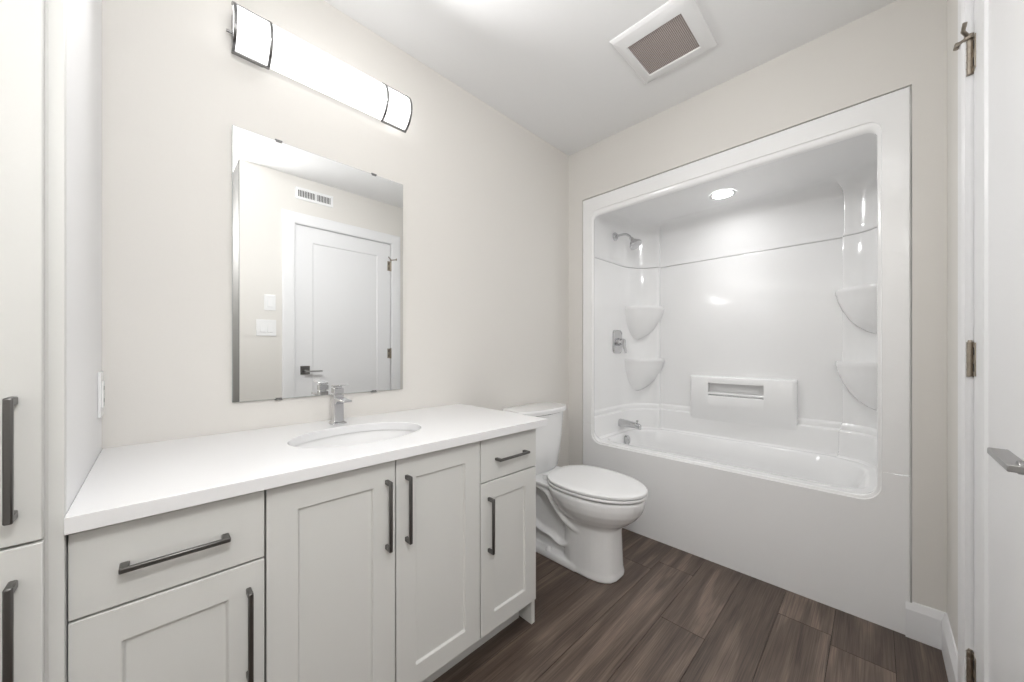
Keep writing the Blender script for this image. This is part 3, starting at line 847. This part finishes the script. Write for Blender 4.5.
sp = thing('tub_spout', 'chrome tub spout with diverter pull, low over the tub rim', 'spout', (2.40, 1.31, 0.56))
bm = BM()
def spring(y, w_, zt, zb, n=24):
    out = []
    for i in range(n):
        t = 2*PI*i/n; c, s = math.cos(t), math.sin(t); e = 3.0
        out.append((2.40 + w_*math.copysign(abs(c)**(2/e), c), y, (zt+zb)/2 + (zt-zb)/2*math.copysign(abs(s)**(2/e), s)))
    return out
loft(bm, [spring(1.309, 0.028, 0.592, 0.536), spring(1.300, 0.028, 0.592, 0.536), spring(1.25, 0.026, 0.588, 0.542), spring(1.19, 0.022, 0.580, 0.541), spring(1.165, 0.020, 0.574, 0.535), spring(1.155, 0.017, 0.568, 0.533)])
mk('spout_body', bm, 'chrome', sp, smooth=True)
bm = BM(); lathe(bm, (2.40, 1.178, 0.572), (0, 0, 1), [(0, 0.004), (0.016, 0.004), (0.017, 0.009), (0.025, 0.009), (0.027, 0.005)], 16)
mk('diverter_knob', bm, 'chrome', sp, smooth=True)
ov = thing('overflow_plate', 'round chrome overflow plate inside the tub under the spout', 'overflow', (2.40, 1.262, 0.44))
bm = BM(); lathe(bm, (2.395, 1.2575, 0.448), (0, -1, 0.15), [(0, 0.034), (0.012, 0.034), (0.017, 0.028), (0.019, 0.0)], 28)
op2 = mk('plate', bm, 'chrome', ov, smooth=True)
bm = BM(); cyl(bm, (2.395, 1.240, 0.4505), (2.395, 1.2375, 0.4509), 0.006, n=12); mk('screw', bm, 'steel', op2)

dl = thing('recessed_downlight', 'small round lit downlight in the ceiling of the tub unit', 'ceiling light', (2.44, 0.655, 2.04))
bm = BM()
def ringl(r, z, n=40): return [(2.445 + r*math.cos(2*PI*i/n), 0.655 + r*math.sin(2*PI*i/n), z) for i in range(n)]
DZL = 2.0345
loft(bm, [ringl(0.072, DZL - 0.0015), ringl(0.072, DZL - 0.003), ringl(0.068, DZL - 0.005), ringl(0.056, DZL - 0.005), ringl(0.052, DZL - 0.0015)], False, False)
mk('trim_ring', bm, 'plastic', dl, smooth=True)
bm = BM(); loft(bm, [ringl(0.0525, DZL - 0.0012), ringl(0.0525, DZL - 0.002), ringl(0.03, DZL - 0.003)]); mk('lens', bm, 'glow_tub', dl, smooth=True, label='glowing lens')

ld = bpy.data.lights.new('downlight_beam', 'AREA'); ld.shape = 'DISK'; ld.size = 0.10
ld.energy = LAMP_TUB[1]; ld.color = (1, 1, 1); ld.spread = R(80)
lo_ = bpy.data.objects.new('downlight_beam', ld); COL.objects.link(lo_); lo_.parent = dl
lo_.location = Vector((2.445, 0.655, DZL - 0.004)) - dl.location

# ------------------------------------------------------------------ exhaust fan in the ceiling
ef = thing('exhaust_fan', 'square white ceiling exhaust fan with a brownish mesh grille', 'ceiling fan vent', (1.588, 0.655, H))
EX0, EX1, EY0, EY1 = 1.412, 1.765, 0.492, 0.822
IX0, IX1, IY0, IY1 = 1.474, 1.700, 0.542, 0.771
bm = BM()
r4 = lambda g, z: [(EX0+g, EY0+g, z), (EX1-g, EY0+g, z), (EX1-g, EY1-g, z), (EX0+g, EY1-g, z)]
i4 = lambda g, z: [(IX0+g, IY0+g, z), (IX1-g, IY0+g, z), (IX1-g, IY1-g, z), (IX0+g, IY1-g, z)]
loft(bm, [r4(0, H + 0.004), r4(0, H - 0.004), r4(0.012, H - 0.014), i4(-0.006, H - 0.024), i4(0, H - 0.024), i4(0.002, H - 0.012)], False, False)
mk('frame', bm, 'plastic', ef, bevel=0.002)
bm = BM(); box(bm, IX0 - 0.002, IX1 + 0.002, IY0 - 0.002, IY1 + 0.002, H - 0.017, H - 0.013); mk('grille', bm, 'mesh', ef, label='brownish mesh grille')

# ------------------------------------------------------------------ things on the door wall, seen in the mirror
ar = thing('wall_register', 'white slotted air register above the door, seen in the mirror', 'vent', (0.904, YD, 2.315))
bm = BM()
RX0, RX1, RZa, RZb = 0.765, 1.043, 2.268, 2.362
q4 = lambda g, y: [(RX0+g, y, RZa+g), (RX1-g, y, RZa+g), (RX1-g, y, RZb-g), (RX0+g, y, RZb-g)]
loft(bm, [q4(0, YD), q4(0, YD + 0.003), q4(0.004, YD + 0.006), q4(0.020, YD + 0.007), q4(0.022, YD + 0.003)], False, False)
mk('frame', bm, 'plastic', ar)
bm = BM(); box(bm, RX0 + 0.02, RX1 - 0.02, YD + 0.0005, YD + 0.0015, RZa + 0.02, RZb - 0.02); mk('backing', bm, 'slot', ar)
bm = BM()
for k in range(20):
    xx = RX0 + 0.030 + k*0.0115
    if k == 10: box(bm, xx - 0.004, xx + 0.007, YD + 0.001, YD + 0.0065, RZa + 0.02, RZb - 0.02); continue
    box(bm, xx - 0.002, xx + 0.002, YD + 0.001, YD + 0.006, RZa + 0.02, RZb - 0.02)
mk('louvers', bm, 'plastic', ar)
def switch(name, label, x0, x1, z0, z1, rockers):
    t = thing(name, label, 'light switch', ((x0+x1)/2, YD, (z0+z1)/2))
    bm = BM(); box(bm, x0, x1, YD, YD + 0.006, z0, z1); mk('cover_plate', bm, 'plastic', t, bevel=0.002)
    for c in rockers:
        bm = BM(); zc = (z0+z1)/2
        loft(bm, [[(c-0.0165, YD+0.004, zc-0.033), (c+0.0165, YD+0.004, zc-0.033), (c+0.0165, YD+0.004, zc+0.033), (c-0.0165, YD+0.004, zc+0.033)],
                  [(c-0.0155, YD+0.011, zc-0.032), (c+0.0155, YD+0.011, zc-0.032), (c+0.0155, YD+0.0075, zc+0.032), (c-0.0155, YD+0.0075, zc+0.032)]])
        mk('rocker', bm, 'plastic', t, bevel=0.001)
switch('light_switch', 'white single switch plate beside the door, upper of two in the mirror', 0.565, 0.637, 1.385, 1.501, (0.601,))
switch('light_switch', 'white double switch plate beside the door, lower of two in the mirror', 0.517, 0.640, 1.195, 1.315, (0.5555, 0.6015))

# globe added as fill light in the entry, unseen, behind and left of the viewpoint
GX, GY, GZ = 0.08, -0.31, 1.93
el = thing('added_fill_globe', 'white globe added as fill light in the entry, unseen behind the viewpoint', 'ceiling light', (GX, GY, H))
bm = BM(); lathe(bm, (GX, GY, H), (0, 0, -1), [(0, 0.065), (0.012, 0.065), (0.024, 0.045), (0.028, 0.012)], 32); mk('canopy', bm, 'steel', el, smooth=True)
bm = BM(); lathe(bm, (GX, GY, H - 0.026), (0, 0, -1), [(0, 0.009), (0.355, 0.009), (0.356, 0.035), (0.375, 0.045), (0.378, 0.04)], 24); mk('stem', bm, 'steel', el, smooth=True)
bm = BM(); lathe(bm, (GX, GY, GZ + 0.12), (0, 0, -1), [(0.12 - 0.12*math.cos(PI*k/20), max(0.12*math.sin(PI*k/20), 0.002)) for k in range(21)], 36); mk('globe', bm, 'glow_fill', el, smooth=True, label='glowing white globe, added fill light')
